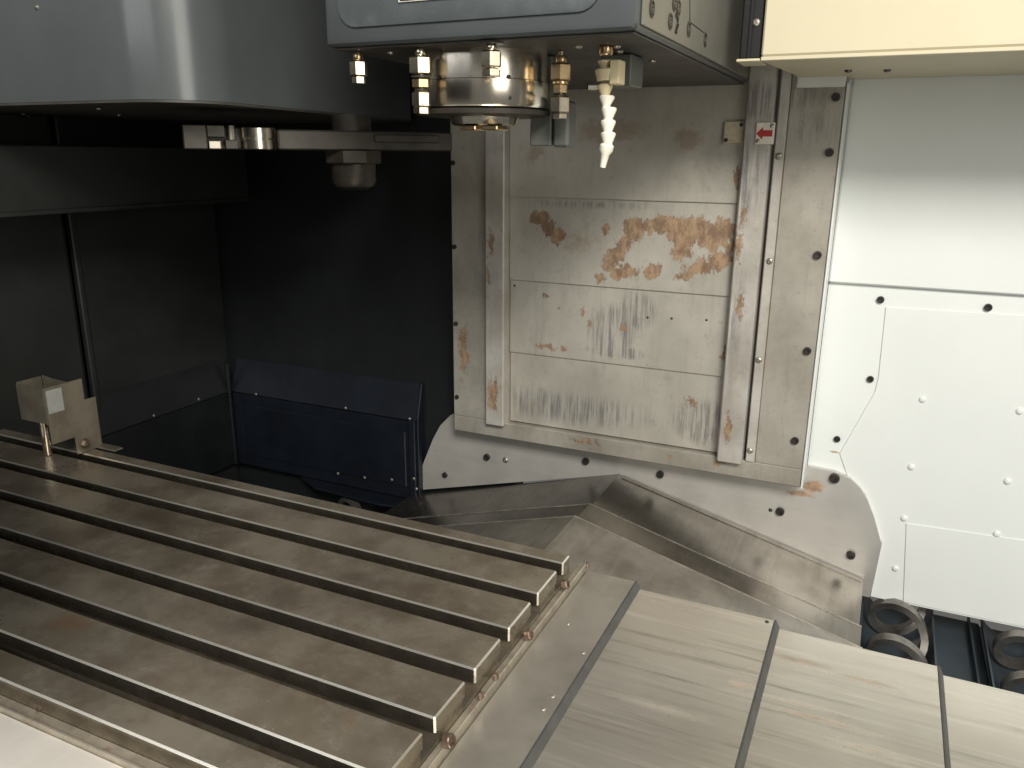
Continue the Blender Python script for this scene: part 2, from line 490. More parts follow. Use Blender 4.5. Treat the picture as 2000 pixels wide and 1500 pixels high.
def bolt_mesh(kind, mat):
    key = (kind, mat.name)
    if key in _bolt_cache:
        return _bolt_cache[key]
    if kind == 'socket':      # cap screw with hex socket
        bm = lathe([(1, -0.2), (1, 0.75), (0.9, 0.9), (0.55, 0.9), (0.5, 0.45), (0.01, 0.4)], 12, (0, 0, 0))
    elif kind == 'button':
        bm = lathe([(1, -0.1), (1, 0.08), (0.85, 0.42), (0.5, 0.62), (0.34, 0.64), (0.3, 0.4), (0.01, 0.38)], 12, (0, 0, 0))
    elif kind == 'dome':
        bm = lathe([(1, -0.1), (1, 0.05), (0.86, 0.36), (0.5, 0.58), (0.02, 0.64)], 14, (0, 0, 0))
    elif kind == 'ring':      # counterbored hole rim with its screw
        bm = lathe([(1, -0.1), (1, 0.12), (0.78, 0.14), (0.74, 0.02), (0.6, 0.02), (0.55, 0.12), (0.3, 0.14), (0.26, 0.03), (0.01, 0.03)], 14, (0, 0, 0))
    else:                     # hex
        bm = lathe([(1, -0.1), (1, 0.6), (0.88, 0.75), (0.02, 0.75)], 6, (0, 0, 0))
    bmesh.ops.recalc_face_normals(bm, faces=bm.faces)
    me = bpy.data.meshes.new('bolt_' + kind)
    bm.to_mesh(me)
    bm.free()
    me.materials.append(mat)
    _bolt_cache[key] = me
    return me


def bolt(parent, p, r, direction=(0, -1, 0), kind='socket', mat=None, name='bolt'):
    o = bpy.data.objects.new(name, bolt_mesh(kind, mat or M_BOLT))
    COL.objects.link(o)
    o.parent = parent
    o.location = Vector(p) - origin_of(parent)
    o.rotation_mode = 'QUATERNION'
    o.rotation_quaternion = Vector((0, 0, 1)).rotation_difference(Vector(direction).normalized())
    o.scale = (r, r, r)
    return o


# ================================================================== SETTING
def structure(name, bm, mat, label=None):
    o = obj(name, bm, mat)
    o['kind'] = 'structure'
    if label:
        o['label'] = label
    return o


structure('chip_tray_floor', box(-2.1, 0.9, 0.1, 2.3, -0.66, -0.62), M_TRAY, 'dark painted chip tray floor under the machine covers')
# left wall: two dark sheets with a folded seam
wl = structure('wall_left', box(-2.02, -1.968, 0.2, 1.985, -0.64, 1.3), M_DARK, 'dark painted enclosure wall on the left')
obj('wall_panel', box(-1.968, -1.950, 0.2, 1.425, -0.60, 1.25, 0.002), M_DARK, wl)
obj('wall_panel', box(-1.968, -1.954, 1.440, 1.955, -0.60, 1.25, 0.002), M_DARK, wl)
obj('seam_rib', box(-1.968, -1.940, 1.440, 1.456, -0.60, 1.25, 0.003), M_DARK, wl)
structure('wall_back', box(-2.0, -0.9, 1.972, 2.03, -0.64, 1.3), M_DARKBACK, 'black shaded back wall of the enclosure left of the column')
structure('front_shade_panel', box(-2.02, -0.50, 0.14, 0.19, 0.40, 0.90), M_DARK, 'unseen dark panel added at the front left to shade the table')  # added out of view, blocks the main lamp from the table's left

# ================================================================== SHROUD BOX on left wall, CHIP GUARD
g = thing('wall_shroud', 'long dark shroud box along the left wall below the magazine cover', 'shroud', (-1.85, 1.4, 0.485))
obj('shroud_panel', box(-1.952, -1.75, 0.55, 1.90, 0.485, 0.632, 0.004), M_DARK, g)
obj('bottom_lip', box(-1.77, -1.744, 0.55, 1.896, 0.478, 0.490, 0.002), M_DARK, g)

g = thing('chip_guard', 'low navy blue sheet-metal chip guard box along the dark back wall', 'guard', (-1.55, 1.94, -0.4))
GY = 1.932
obj('sloped_flange', prism([(1.968, -0.040), (1.968, -0.046), (GY + 0.004, -0.150), (GY - 0.002, -0.147)], 'x', -1.925, -1.206), M_NAVY, g)
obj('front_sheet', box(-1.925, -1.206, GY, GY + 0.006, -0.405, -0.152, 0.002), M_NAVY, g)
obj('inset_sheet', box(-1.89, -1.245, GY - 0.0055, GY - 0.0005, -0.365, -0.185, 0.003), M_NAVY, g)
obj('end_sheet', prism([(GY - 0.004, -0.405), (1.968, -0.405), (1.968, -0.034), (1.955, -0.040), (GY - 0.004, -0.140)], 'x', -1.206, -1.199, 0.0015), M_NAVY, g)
obj('end_lip', box(-1.228, -1.2065, GY - 0.014, GY - 0.006, -0.405, -0.145, 0.002), M_NAVY, g)
obj('toe_flange', prism([(-1.66, GY), (-1.205, GY), (-1.215, GY - 0.05), (-1.30, GY - 0.07), (-1.56, GY - 0.055)], 'z', -0.412, -0.4055, 0.001), M_NAVY, g)
for px, py in ((675, 797), (500, 770), (660, 925), (712, 933), (765, 937), (800, 818)):
    bolt(g, at(px, py, 'y', GY - 0.0055), 0.0055, kind='dome', mat=M_STEEL)
for px, py in ((808, 935), (813, 955)):
    bolt(g, at(px, py, 'y', GY - 0.014), 0.006, kind='dome', mat=M_STEEL)

g = thing('side_chip_guard', 'dark sheet-metal chip guard along the left wall meeting the navy guard', 'guard', (-1.93, 1.4, -0.4))
obj('sloped_flange', prism([(-1.952, -0.040), (-1.952, -0.046), (-1.930, -0.150), (-1.926, -0.147)], 'y', 0.6, GY), M_GUARD, g)
obj('front_sheet', box(-1.936, -1.930, 0.6, GY, -0.405, -0.152, 0.002), M_GUARD, g)
obj('corner_strip', box(-1.9295, -1.918, GY - 0.018, GY - 0.0065, -0.405, -0.05, 0.002), M_GUARD, g)
for px, py in ((388, 780), (300, 812)):
    bolt(g, at(px, py, 'x', -1.930), 0.006, (1, 0, 0), 'dome', M_STEEL)

# ================================================================== MAGAZINE COVER (upper left)
g = thing('magazine_cover', 'large blue-grey tool magazine cover with rounded corner, upper left', 'cover', (-1.45, 1.4, 0.70))
prof = [(-2.02, 1.045)]
cx, cy, rr = -1.215, 1.16, 0.115
for i in range(15):
    a = -math.pi / 2 + (math.pi / 2 + 0.12) * i / 14
    prof.append((cx + rr * math.cos(a), cy + rr * math.sin(a)))
prof += [(-1.21, 1.95), (-2.02, 1.95)]
obj('shell', prism(prof, 'z', 0.705, 1.35), M_MAG, g, smooth=True)
inner = [(cx + (x - cx) * 0.997, cy + (y - cy) * 0.997) for x, y in prof]
obj('bottom_plate', prism(inner, 'z', 0.7005, 0.7046), M_UNDER, g, smooth=True)
for px, py in ((192, 212), (232, 224), (45, 222), (350, 242), (175, 265), (55, 226)):
    bolt(g, at(px, py, 'z', 0.7005), 0.005, (0, 0, -1), 'dome', M_STEEL)
bolt(g, at(72, 14, 'y', 1.045), 0.005, (0, -1, 0), 'dome', M_STEEL)

# ================================================================== TOOL CHANGER ARM
A0 = Vector((-1.245, 1.185, 0))
A1 = Vector((-0.886, 1.570, 0))
ad = (A1 - A0).normalized()
an = Vector((ad.y, -ad.x, 0))          # towards the camera side
AL = (A1 - A0).length
g = thing('tool_changer_arm', 'steel tool changer arm with gripper under the magazine cover', 'tool changer', (-1.03, 1.43, 0.547))


def ar(s, n, z):
    return A0 + ad * s + an * n + Vector((0, 0, z))


def arbox(s0, s1, n0, n1, z0, z1, bev=0.0015):
    b = box(s0, s1, n0, n1, z0, z1, bev)
    mt = Matrix(((ad.x, an.x, 0, A0.x), (ad.y, an.y, 0, A0.y), (0, 0, 1, 0), (0, 0, 0, 1)))
    bmesh.ops.transform(b, matrix=mt, verts=b.verts)
    return b


obj('arm_bar', arbox(0.172, AL, -0.04, 0.04, 0.624, 0.662, 0.003), M_DULL, g)
obj('arm_rib', arbox(0.36, AL - 0.03, 0.0402, 0.046, 0.640, 0.656, 0.002), M_DULL, g)
obj('gripper_back', arbox(0.0, 0.172, -0.05, 0.005, 0.624, 0.666, 0.003), M_DULL, g)
obj('gripper_finger', arbox(0.0, 0.042, 0.0052, 0.05, 0.624, 0.668, 0.002), M_DULL, g)
obj('gripper_plate', arbox(0.0425, 0.075, 0.0052, 0.040, 0.646, 0.668, 0.0015), M_DULL, g)
obj('gripper_plate', arbox(0.044, 0.066, 0.0052, 0.044, 0.6245, 0.640, 0.0015), M_STEEL, g)
obj('gripper_plate', arbox(0.074, 0.098, 0.0052, 0.036, 0.6245, 0.642, 0.0015), M_DULL, g)
obj('gripper_pin', lathe([(0.007, 0), (0.007, 0.026)], 10, ar(0.087, 0.026, 0.642)), M_STEEL, g, smooth=True)
obj('gripper_sleeve', lathe([(0.030, 0), (0.032, 0.002), (0.032, 0.018), (0.030, 0.019), (0.030, 0.021), (0.032, 0.022), (0.032, 0.040), (0.028, 0.042)], 28, ar(0.135, 0.022, 0.624)), M_CHROME, g, smooth=True)
obj('pivot_collar', lathe([(0.04, 0), (0.04, 0.0325)], 24, (-1.03, 1.43, 0.662)), M_DULL, g, smooth=True)
obj('pivot_flange', lathe([(0.056, 0), (0.06, 0.003), (0.06, 0.026)], 8, (-1.03, 1.43, 0.5975), rot=0.3), M_DULL, g)
obj('pivot_shaft', lathe([(0.028, 0), (0.040, 0.006), (0.046, 0.016), (0.046, 0.051)], 28, (-1.03, 1.43, 0.546)), M_DULL, g, smooth=True)

# ================================================================== COLUMN
g = thing('column_cover', 'stained grey column cover frame with two vertical guide rails', 'machine column', (-0.58, 1.92, -0.134))
obj('left_stile', box(-1.050, -0.941, YF, 1.945, -0.089, 1.05, 0.002), M_FRAME, g)
obj('bottom_rail', box(-1.050, -0.1165, YF, 1.945, -0.134, -0.0895, 0.002), M_FRAME, g)
obj('right_stile', box(-0.2255, -0.1165, YF, 1.945, -0.089, 0.86, 0.002), M_FRAME, g)
obj('guide_rail', box(-0.940, -0.886, YF - 0.022, 1.94, -0.094, 1.05, 0.003), M_RAIL, g)
obj('guide_rail', box(-0.312, -0.254, YF - 0.022, 1.94, -0.094, 1.05, 0.003), M_RAIL, g)
obj('screw_strip', box(-0.247, -0.2262, YF - 0.004, 1.94, -0.089, 0.90, 0.002), M_RAIL, g)
obj('side_sheet', box(-0.1160, -0.112, YF - 0.004, 1.955, -0.136, 0.765, 0.001), M_WHITE, g, label='white painted right side of the column frame')
for px, py in ((1633, 190), (1620, 298), (1597, 498), (1577, 685), (1553, 860)):
    bolt(g, at(px, py, 'y', YF), 0.0088)
for px, py in ((1521, 305), (1503, 510), (1482, 703), (1465, 880)):
    bolt(g, at(px, py, 'y', YF - 0.004), 0.0075, kind='button', mat=M_STEEL)
for px, py in ((885, 318), (888, 482), (891, 632), (893, 775)):
    bolt(g, at(px, py, 'y', YF), 0.006, kind='socket')

g = thing('vertical_way_cover', 'rust-stained vertical telescopic cover of flat sheets behind the spindle', 'way cover', (-0.6, 1.91, -0.087))
for i, (z0, z1) in enumerate(((0.516, 1.05), (0.304, 0.522), (0.109, 0.310), (-0.0865, 0.115))):
    y = YF + 0.004 + 0.005 * i
    obj('cover_sheet', box(-0.884, -0.314, y, y + 0.004, z0, z1, 0.0012), M_PANEL, g)
for px, py in ((1265, 620), (1312, 622), (1380, 625), (1005, 558)):
    bolt(g, at(px, py, 'y', YF + 0.014), 0.003, kind='button', mat=M_BOLT)

# base plate: outline with shoulders and gabled lower edge
g = thing('column_base_plate', 'grey steel base plate with rounded shoulders below the column frame', 'base plate', (-0.58, 1.957, -0.42))
out = [(-0.58, -0.2085), (0.046, -0.372), (0.0465, -0.416), (0.066, -0.416), (0.0735, -0.30), (0.0735, -0.268), (0.050, -0.205), (0.030, -0.163), (0.012, -0.138), (-0.012, -0.118), (-0.048, -0.107), (-0.095, -0.105), (-0.125, -0.105), (-0.125, -0.05),
       (-1.066, -0.05), (-1.066, -0.098), (-1.10, -0.118), (-1.135, -0.155), (-1.16, -0.20), (-1.19, -0.27), (-1.206, -0.31), (-1.215, -0.36), (-1.21, -0.375)]
obj('plate', prism(out, 'y', 1.948, 1.962, 0.0), M_BASE, g)
for px, py, r in ((952, 892, .010), (1145, 900, .010), (1290, 926, .010), (1524, 998, .0105), (1662, 1083, .0105), (1630, 933, .012), (870, 927, .0085)):
    bolt(g, at(px, py, 'y', 1.948), r)
bolt(g, at(988, 898, 'y', 1.948), 0.009, kind='button', mat=M_STEEL)
bolt(g, at(1505, 996, 'y', 1.948), 0.005, kind='button')

# ================================================================== GABLED CHIP COVERS
g = thing('gabled_way_cover', 'gabled steel telescopic cover sloping both ways behind the table', 'way cover', (-0.58, 1.5, -0.40))
for i, (y0, y1, dz) in enumerate(((1.700, 1.946, 0.0), (1.600, 1.705, 0.011), (0.95, 1.603, 0.022))):
    xr, zr = -0.58, -0.2085 + dz
    xe = 0.047 - 0.004 * (0 if i == 0 else -i)
    ze = zr - (xe - xr) * 0.2605
    xl = -1.24
    zl = zr - (xr - xl) * 0.2815
    th = 0.006
    pts = [(xl, zl), (xr, zr), (xe, ze), (xe, ze - 0.02), (xe - 0.004, ze - 0.02), (xe - 0.004, ze - th + 0.001), (xr, zr - th), (xl, zl - th)]
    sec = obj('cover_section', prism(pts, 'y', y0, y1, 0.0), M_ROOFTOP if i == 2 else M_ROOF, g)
    if i:
        rp = [(xl, zl + 0.0015), (xr, zr + 0.0015), (xe, ze + 0.0015), (xe, ze - 0.006), (xr, zr - 0.006), (xl, zl - 0.006)]
        obj('rim', prism(rp, 'y', y1 + 0.0003, y1 + 0.004, 0.0), M_RIM, sec)
pts = [(-0.58 + 0.012, -0.2092), (0.044, -0.3692), (0.044, -0.3725), (-0.58 + 0.012, -0.2125)]
obj('edge_strip', prism(pts, 'y', 1.928, 1.944), M_ROOF, g)

# ================================================================== WHITE SIDE PANEL
g = thing('white_side_panel', 'white painted enclosure side panel right of the column', 'enclosure panel', (0.35, 1.98, -0.40))
zs = at(1800, 562, 'y', 1.965)[2]
obj('lower_sheet', prism([(-0.111, zs + 0.01), (0.75, zs + 0.01), (0.75, -0.405), (0.030, -0.405), (0.030, -0.30), (-0.111, -0.30)], 'y', 1.9635, 1.970), M_WHITE, g)
obj('upper_sheet', box(-0.111, 0.75, 1.950, 1.9630, zs, 1.25, 0.0035), M_WHITE, g)
q = [at(px, py, 'y', 1.9605) for px, py in ((1730, 600), (2060, 620), (2060, 1240), (1765, 1179), (1700, 1165), (1722, 1062), (1690, 965), (1655, 930), (1640, 886), (1709, 765), (1716, 735))]
obj('cover_sheet', prism([(v.x, v.z) for v in q], 'y', 1.9605, 1.9632, 0.0008), M_WHITE, g)
q = [at(px, py, 'y', 1.9585) for px, py in ((1770, 1022), (2060, 1064), (2060, 1237), (1764, 1176))]
obj('lower_patch', prism([(v.x, v.z) for v in q], 'y', 1.9580, 1.9602, 0.0008), M_WHITE, g)
obj('upper_tab', box(-0.213, -0.1185, 1.866, 1.874, 0.757, 0.83, 0.0015), M_WHITE, g)
obj('bottom_fold', box(0.068, 0.75, 1.9635, 1.99, -0.412, -0.4055, 0.001), M_WHITE, g)
for px, py in ((1720, 585), (1930, 600)):
    bolt(g, at(px, py, 'y', 1.9635), 0.0080)
for px, py in ((1700, 740), (1635, 857)):
    bolt(g, at(px, py, 'y', 1.9635), 0.0075)
for px, py in ((1802, 780), (1992, 803), (1780, 912), (1968, 940), (1766, 1012), (1947, 1043), (1749, 1110)):
    bolt(g, at(px, py, 'y', 1.9605), 0.0080, kind='dome', mat=M_WHITE, name='rivet')

# ================================================================== CREAM OVERHEAD GUARD
g = thing('overhead_guard', 'cream painted overhead sheet-metal guard above the white panel', 'guard', (0.2, 1.7, 0.78))
obj('front_sheet', box(-0.237, 0.75, 1.520, 1.532, 0.784, 1.25, 0.003), M_CREAM, g)
obj('bottom_sheet', prism([(-0.237, 1.520), (0.75, 1.520), (0.75, 1.949), (-0.213, 1.949), (-0.213, 1.80)], 'z', 0.777, 0.7835, 0.001), M_CREAM, g)
for px, py in ((1733, 136), (1657, 137)):
    bolt(g, at(px, py, 'z', 0.777), 0.007, (0, 0, -1), 'button', M_BOLT)
g = thing('door_seal_post', 'black upright seal post at the left edge of the cream guard', 'post', (-0.26, 1.55, 0.785))
obj('post', box(-0.276, -0.2385, 1.530, 1.60, 0.7815, 1.25, 0.003), M_BLACK, g)
obj('post_rib', box(-0.262, -0.256, 1.5255, 1.5295, 0.7815, 1.25, 0.001), M_BLACK, g)
obj('bottom_lip', box(-0.278, -0.2385, 1.518, 1.60, 0.7765, 0.7810, 0.001), M_CREAM, g)
bolt(g, at(1477, 44, 'y', 1.530), 0.007, kind='button', mat=M_STEEL)

# ================================================================== SIGN PLATES
g = thing('arrow_sign', 'small square white plate with a red left-pointing arrow', 'sign', at(1495, 262, 'y', 1.857))
p0, p1 = at(1475, 282, 'y', 1.857), at(1515, 239, 'y', 1.857)
obj('plate', box(p0.x, p1.x, 1.851, 1.8575, p0.z, p1.z, 0.0012), M_SIGN, g)
cx, cz = (p0.x + p1.x) / 2, (p0.z + p1.z) / 2
s = 0.018
obj('arrow', prism([(cx - s, cz), (cx - s * 0.25, cz + s * 0.72), (cx - s * 0.25, cz + s * 0.36), (cx + s * 0.85, cz + s * 0.36), (cx + s * 0.85, cz - s * 0.36), (cx - s * 0.25, cz - s * 0.36), (cx - s * 0.25, cz - s * 0.72)], 'y', 1.8500, 1.8509), M_RED, g)
bolt(g, (p0.x + 0.006, 1.851, p0.z + 0.007), 0.0045, kind='button', mat=M_STEEL)
bolt(g, (p1.x - 0.006, 1.851, p1.z - 0.007), 0.0045, kind='button', mat=M_STEEL)
g = thing('blank_plate', 'small square faded tan plate with its arrow worn off', 'sign', at(1434, 258, 'y', 1.88))
p0, p1 = at(1413, 280, 'y', 1.878), at(1455, 237, 'y', 1.878)
obj('plate', box(p0.x, p1.x, 1.873, 1.8835, p0.z, p1.z, 0.0012), M_SIGNOLD, g)
bolt(g, (p0.x + 0.006, 1.873, p0.z + 0.007), 0.0045, kind='button')
bolt(g, (p1.x - 0.006, 1.873, p1.z - 0.007), 0.0045, kind='button')

# ================================================================== SPINDLE HEAD
HX0, HX1, HY, HZ = -0.790, -0.311, 1.040, 0.766
g = thing('spindle_head', 'blue-grey spindle head with polished steel nose and coolant nozzles', 'spindle head', (-0.58, 1.45, 0.66))
obj('housing', box(HX0, HX1 - 0.003, HY, 1.875, HZ + 0.003, 1.30, 0.010, 3), M_HEAD, g, smooth=True)
obj('bottom_plate', box(HX0 + 0.010, HX1 - 0.010, HY + 0.010, 1.865, HZ, HZ + 0.0029, 0.001), M_UNDER, g)
# raised front panel with rounded lower corners
fp = []
x0, x1, z0, z1 = -0.762, -0.362, 0.793, 1.15
for cxx, czz, a0 in ((x0 + 0.03, z0 + 0.03, 180), (x1 - 0.03, z0 + 0.03, 270), (x1 - 0.03, z1 - 0.03, 0), (x0 + 0.03, z1 - 0.03, 90)):
    for i in range(7):
        a = R(a0 + 15 * i)
        fp.append((cxx + 0.03 * math.cos(a), czz + 0.03 * math.sin(a)))
obj('front_panel', prism(fp, 'y', HY - 0.0030, HY - 0.0002, 0.0026, seg=2), M_HEADPANEL, g, smooth=True)
obj('name_plate', box(-0.655, -0.565, HY - 0.0065, HY - 0.0050, 0.8216, 0.87, 0.0006), M_BLACK, g)
obj('name_plate_border', box(-0.657, -0.563, HY - 0.0060, HY - 0.00465, 0.8208, 0.8725, 0.0004), M_SIGN, g)
obj('side_cover', box(HX1 - 0.0028, HX1, HY + 0.012, 1.60, HZ + 0.010, 1.28, 0.001), M_HEADSIDE, g)
obj('side_cover', box(HX1 - 0.0028, HX1 - 0.0008, 1.603, 1.868, HZ + 0.010, 1.28, 0.001), M_HEADSIDE, g)
for px, py in ((1273, 17), (1317, 6), (1325, 16), (1309, 42), (1345, 57), (1377, 78)):
    bolt(g, at(px, py, 'x', HX1), 0.011, (1, 0, 0), 'ring', M_DULL)
pts = [at(1319, 28, 'x', HX1), at(1323, 36, 'x', HX1), at(1323, 48, 'x', HX1), at(1319, 64, 'x', HX1)]
obj('curved_slot', tube(pts, 0.003, 6), M_BLACK, g)
pts = [at(1347, -20, 'x', HX1), at(1347, 43, 'x', HX1), at(1375, 64, 'x', HX1)]
obj('access_seam', tube(pts, 0.0010, 5), M_BLACK, g)
for px, py in ((762, 102), (1130, 90), (1205, 90), (1275, 118), (1210, 100)):
    bolt(g, at(px, py, 'z', HZ), 0.0055, (0, 0, -1), 'button', M_STEEL)

SX, SY = -0.601, 1.188
nose = obj('spindle_nose', lathe([(0.088, 0.060), (0.100, 0.062), (0.1005, 0.028), (0.1005, 0.0205)][::-1], 72, (SX, SY, 0.705)), M_CHROME, g, smooth=True)
obj('spindle_ring', lathe([(0.094, 0.0), (0.100, 0.002), (0.1018, 0.006), (0.1018, 0.0395), (0.099, 0.0400)], 72, (SX, SY, 0.685)), M_CHROME, g, smooth=True)
obj('nose_flange', lathe([(0.090, 0), (0.104, 0.002), (0.1045, 0.008), (0.10, 0.0095)], 72, (SX, SY, 0.6750)), M_DULL, g, smooth=True)
obj('spindle_face', lathe([(0.046, 0), (0.052, 0.002), (0.055, 0.013)], 48, (SX, SY, 0.6615)), M_CHROME, g, smooth=True)
for px in (921, 963):
    p = at(px, 247, 'y', SY - 0.045)
    obj('drive_key', box(p.x - 0.013, p.x + 0.013, SY - 0.058, SY - 0.020, 0.6540, 0.6612, 0.0015), M_BRASS, g)
for px, py in ((1013, 146), (1017, 188)):
    p = at(px, py, 'y', SY - 0.095)
    d = Vector((p.x - SX, p.y - SY, 0)).normalized()
    bolt(g, Vector((SX, SY, p.z)) + d * 0.1004, 0.0035, d, 'button', M_BLACK)

# sensor blocks right of the nose
p = at(1075, 200, 'y', 1.235)
obj('sensor_block', box(p.x - 0.026, p.x + 0.010, 1.215, 1.255, 0.632, HZ - 0.001, 0.002), M_GREYBLOCK, g)
obj('sensor_rod', box(p.x + 0.014, p.x + 0.040, 1.212, 1.248, 0.630, 0.70, 0.004), M_GREYBLOCK, g)
p = at(1230, 130, 'y', 1.27)
obj('hose_block', box(p.x - 0.035, p.x + 0.013, 1.235, 1.30, 0.720, HZ - 0.001, 0.002), M_GREYBLOCK, g)


def nozzle(px, ytop, Y, spec, mats):
    """coolant nozzle: stack of hex nuts and collars; spec = (py0, py1, half width px, sides, material)"""
    first = None
    c = at(px, ytop, 'y', Y)
    stem_z0 = at(px, spec[-1][1], 'y', Y)[2]
    n = obj('coolant_nozzle', lathe([(0.0045, 0), (0.0045, HZ - stem_z0 - 0.002 - 0.004)], 12, (c.x, Y, stem_z0 + 0.004)), mats[0], g, loc=(c.x, Y, HZ), smooth=True)
    for a, b, hw, sides, mi in spec:
        za, zb = at(px, a, 'y', Y)[2], at(px, b, 'y', Y)[2]
        za = min(za, HZ - 0.0015)
        r = hw * (Y * 0.90 + abs(c.x) * 0.40) / 1564.4 * 1.08
        h = za - zb
        if sides == 6:
            pr = [(r * 0.84, 0), (r, h * 0.08), (r, h * 0.90), (r * 0.84, h)]
            bm = lathe(pr, 6, (c.x, Y, zb), rot=R(48))
        else:
            pr = [(r * 0.9, 0), (r, h * 0.15), (r, h * 0.85), (r * 0.9, h)]
            bm = lathe(pr, 18, (c.x, Y, zb))
        obj('hex_nut' if sides == 6 else 'collar', bm, mats[mi], n, smooth=(sides != 6))
    return n


mm = (M_NICKEL, M_NICKEL, M_BRASS, M_DULL)
nozzle(699, 110, 1.075, [(104, 119, 8, 18, 2), (119, 149, 15, 6, 0), (149.5, 164, 12, 6, 0)], mm)
nozzle(821, 100, 1.070, [(92, 110, 9, 18, 0), (110, 146, 20, 6, 1), (148, 153, 17, 18, 3), (154, 172, 16, 6, 2), (173, 179, 12, 18, 3), (179, 209, 17, 6, 0), (209.5, 223, 15, 6, 0)], mm)
nozzle(960, 90, 1.058, [(80, 86, 22, 18, 3), (86, 99, 9, 18, 0), (99, 132, 18, 6, 0), (134, 150, 17, 6, 0)], mm)
nozzle(1096, 115, 1.170, [(108, 124, 10, 18, 2), (124, 158, 19, 6, 2), (159, 165, 14, 18, 2), (165, 183, 13, 6, 2), (184, 188, 11, 18, 3), (188, 221, 18, 6, 0), (221.5, 232, 14, 6, 0)], mm)

# segmented coolant hose
Yh = 1.15
root = at(1183, 98, 'y', Yh)
hose = obj('coolant_hose', lathe([(0.009, 0), (0.010, 0.002), (0.010, 0.010), (0.008, 0.013)], 16, at(1183, 108, 'y', Yh)), M_BRASS, g, loc=at(1183, 98, 'y', Yh), smooth=True)
hs = [(1182, 117, 1182, 133, 13, 8, 1), (1184, 134, 1184, 158, 19, 16, 1), (1182, 164, 1182, 190, 13, 7, 1), (1186, 186, 1184, 209, 13, 7, 0), (1190, 209, 1188, 234, 13, 8, 0), (1188, 234, 1187, 259, 13, 8, 0), (1188, 258, 1187, 283, 13, 8, 0)]
for x0, y0, x1, y1, ra, rb, mi in hs:
    a, b = at(x0, y0, 'y', Yh), at(x1, y1, 'y', Yh)
    k = 1.20 / 1564.4 * 1.08
    L = (b - a).length
    obj('hose_segment', lathe([(ra * k * 0.8, 0), (ra * k, L * 0.10), (ra * k, L * 0.25), (rb * k, L * 0.85), (rb * k, L * 1.02)], 18, a, b - a), M_HOSEY if mi else M_HOSE, hose, smooth=True)
a, b = at(1186, 281, 'y', Yh), at(1177, 327, 'y', Yh)
L = (b - a).length
k = 1.20 / 1564.4 * 1.08
obj('hose_tip', lathe([(10 * k, 0), (12.5 * k, L * 0.08), (12 * k, L * 0.28), (7.5 * k, L * 0.45), (5 * k, L), (3 * k, L), (3 * k, L * 0.9)], 18, a, b - a), M_HOSE, hose, smooth=True)
a = at(1201, 142, 'y', Yh)
obj('valve_body', box(a.x - 0.004, a.x + 0.010, Yh - 0.012, Yh + 0.016, a.z - 0.016, a.z + 0.016, 0.0012), M_HOSEY, hose)
a = at(1150, 171, 'y', Yh)
obj('valve_screw', lathe([(0.005, 0), (0.005, 0.014)], 10, a, (1, 0.2, 0)), M_STEEL, hose, smooth=True)

# ================================================================== MACHINE TABLE
TX0, TX1 = -1.80, -0.402
g = thing('machine_table', 'wide slotted steel machine table with brown oil stains', 'machine table', (-1.1, 0.8, -0.12))
obj('table_body', box(TX0, TX1 - 0.001, 0.502, 1.094, -0.12, -0.0385, 0.001), M_SLOT, g)
edges = [(1.066, 1.096)] + [(1.066 - 0.1 * (k + 1), 1.0405 - 0.1 * k) for k in range(5)] + [(0.500, 0.5405)]


def land(yn, yf, under_n, under_f):
    lip, bot, u, ch = -0.021, -0.038, 0.008, 0.0022
    p = []
    # section across y: start at near top, go to far top
    p += [(yn + ch, 0.0), (yf - ch, 0.0), (yf, -ch), (yf, lip if under_f else bot)]
    if under_f:
        p += [(yf - u, lip), (yf - u, bot)]
    if under_n:
        p += [(yn + u, bot), (yn + u, lip), (yn, lip)]
    else:
        p += [(yn, bot)]
    p += [(yn, -ch)]
    b = prism(p, 'x', TX0, TX1 - ch)
    # end cap with chamfer
    c2 = bmesh.new()
    a = [c2.verts.new((TX1 - ch, y, z)) for y, z in p]

    def ins(y, z):
        yy = min(max(y, yn + ch), yf - ch) if z > lip - 0.001 else y
        zz = min(z, -ch)
        return (TX1, yy, zz)
    e = [c2.verts.new(ins(y, z)) for y, z in p]
    n = len(p)
    for i in range(n):
        c2.faces.new((a[i], a[(i + 1) % n], e[(i + 1) % n], e[i]))
    c2.faces.new(e)
    bmesh.ops.remove_doubles(c2, verts=c2.verts, dist=1e-6)
    bm = join(b, c2)
    bmesh.ops.recalc_face_normals(bm, faces=bm.faces)
    for f in bm.faces:
        nn = f.normal
        if (0.4 < abs(nn.z) < 0.95) or (0.4 < abs(nn.x) < 0.95):
            f.material_index = 1
        elif f.calc_center_median().z < -0.0215:
            f.material_index = 2
        elif abs(nn.y) > 0.9 or nn.x > 0.9:
            f.material_index = 3
    return bm


for i, (yn, yf) in enumerate(edges):
    obj('table_land', land(yn, yf, i != 6, i != 0), [M_TABLE, M_EDGE, M_SLOT, M_WALL], g)

# drip channel at the table end
ch = obj('drip_channel', prism([(-0.4015, -0.060), (-0.4015, -0.039), (-0.3945, -0.039), (-0.3925, -0.037), (-0.3905, -0.039), (-0.3905, -0.060)], 'y', 0.46, 1.149), M_RUSTLIP, g)
for px, py, r in ((1102, 1141, .0075), (1030, 1240, .0075), (873, 1447, .0085)):
    bolt(g, at(px, py, 'x', -0.3895), r, (1, 0, 0.35), 'socket', M_RUSTBOLT)
for px, py, r in ((969, 1321, .005), (939, 1358, .0055), (1148, 1103, .005)):
    bolt(g, at(px, py, 'x', -0.3895), r, (1, 0, 0.35), 'button', M_RUSTBOLT)
obj('front_ledge', prism([(0.4995, -0.060), (0.4995, -0.0245), (0.487, -0.0245), (0.484, -0.020), (0.482, -0.0205), (0.482, -0.060)], 'x', TX0, TX1 + 0.008), M_RUSTLIP, g)
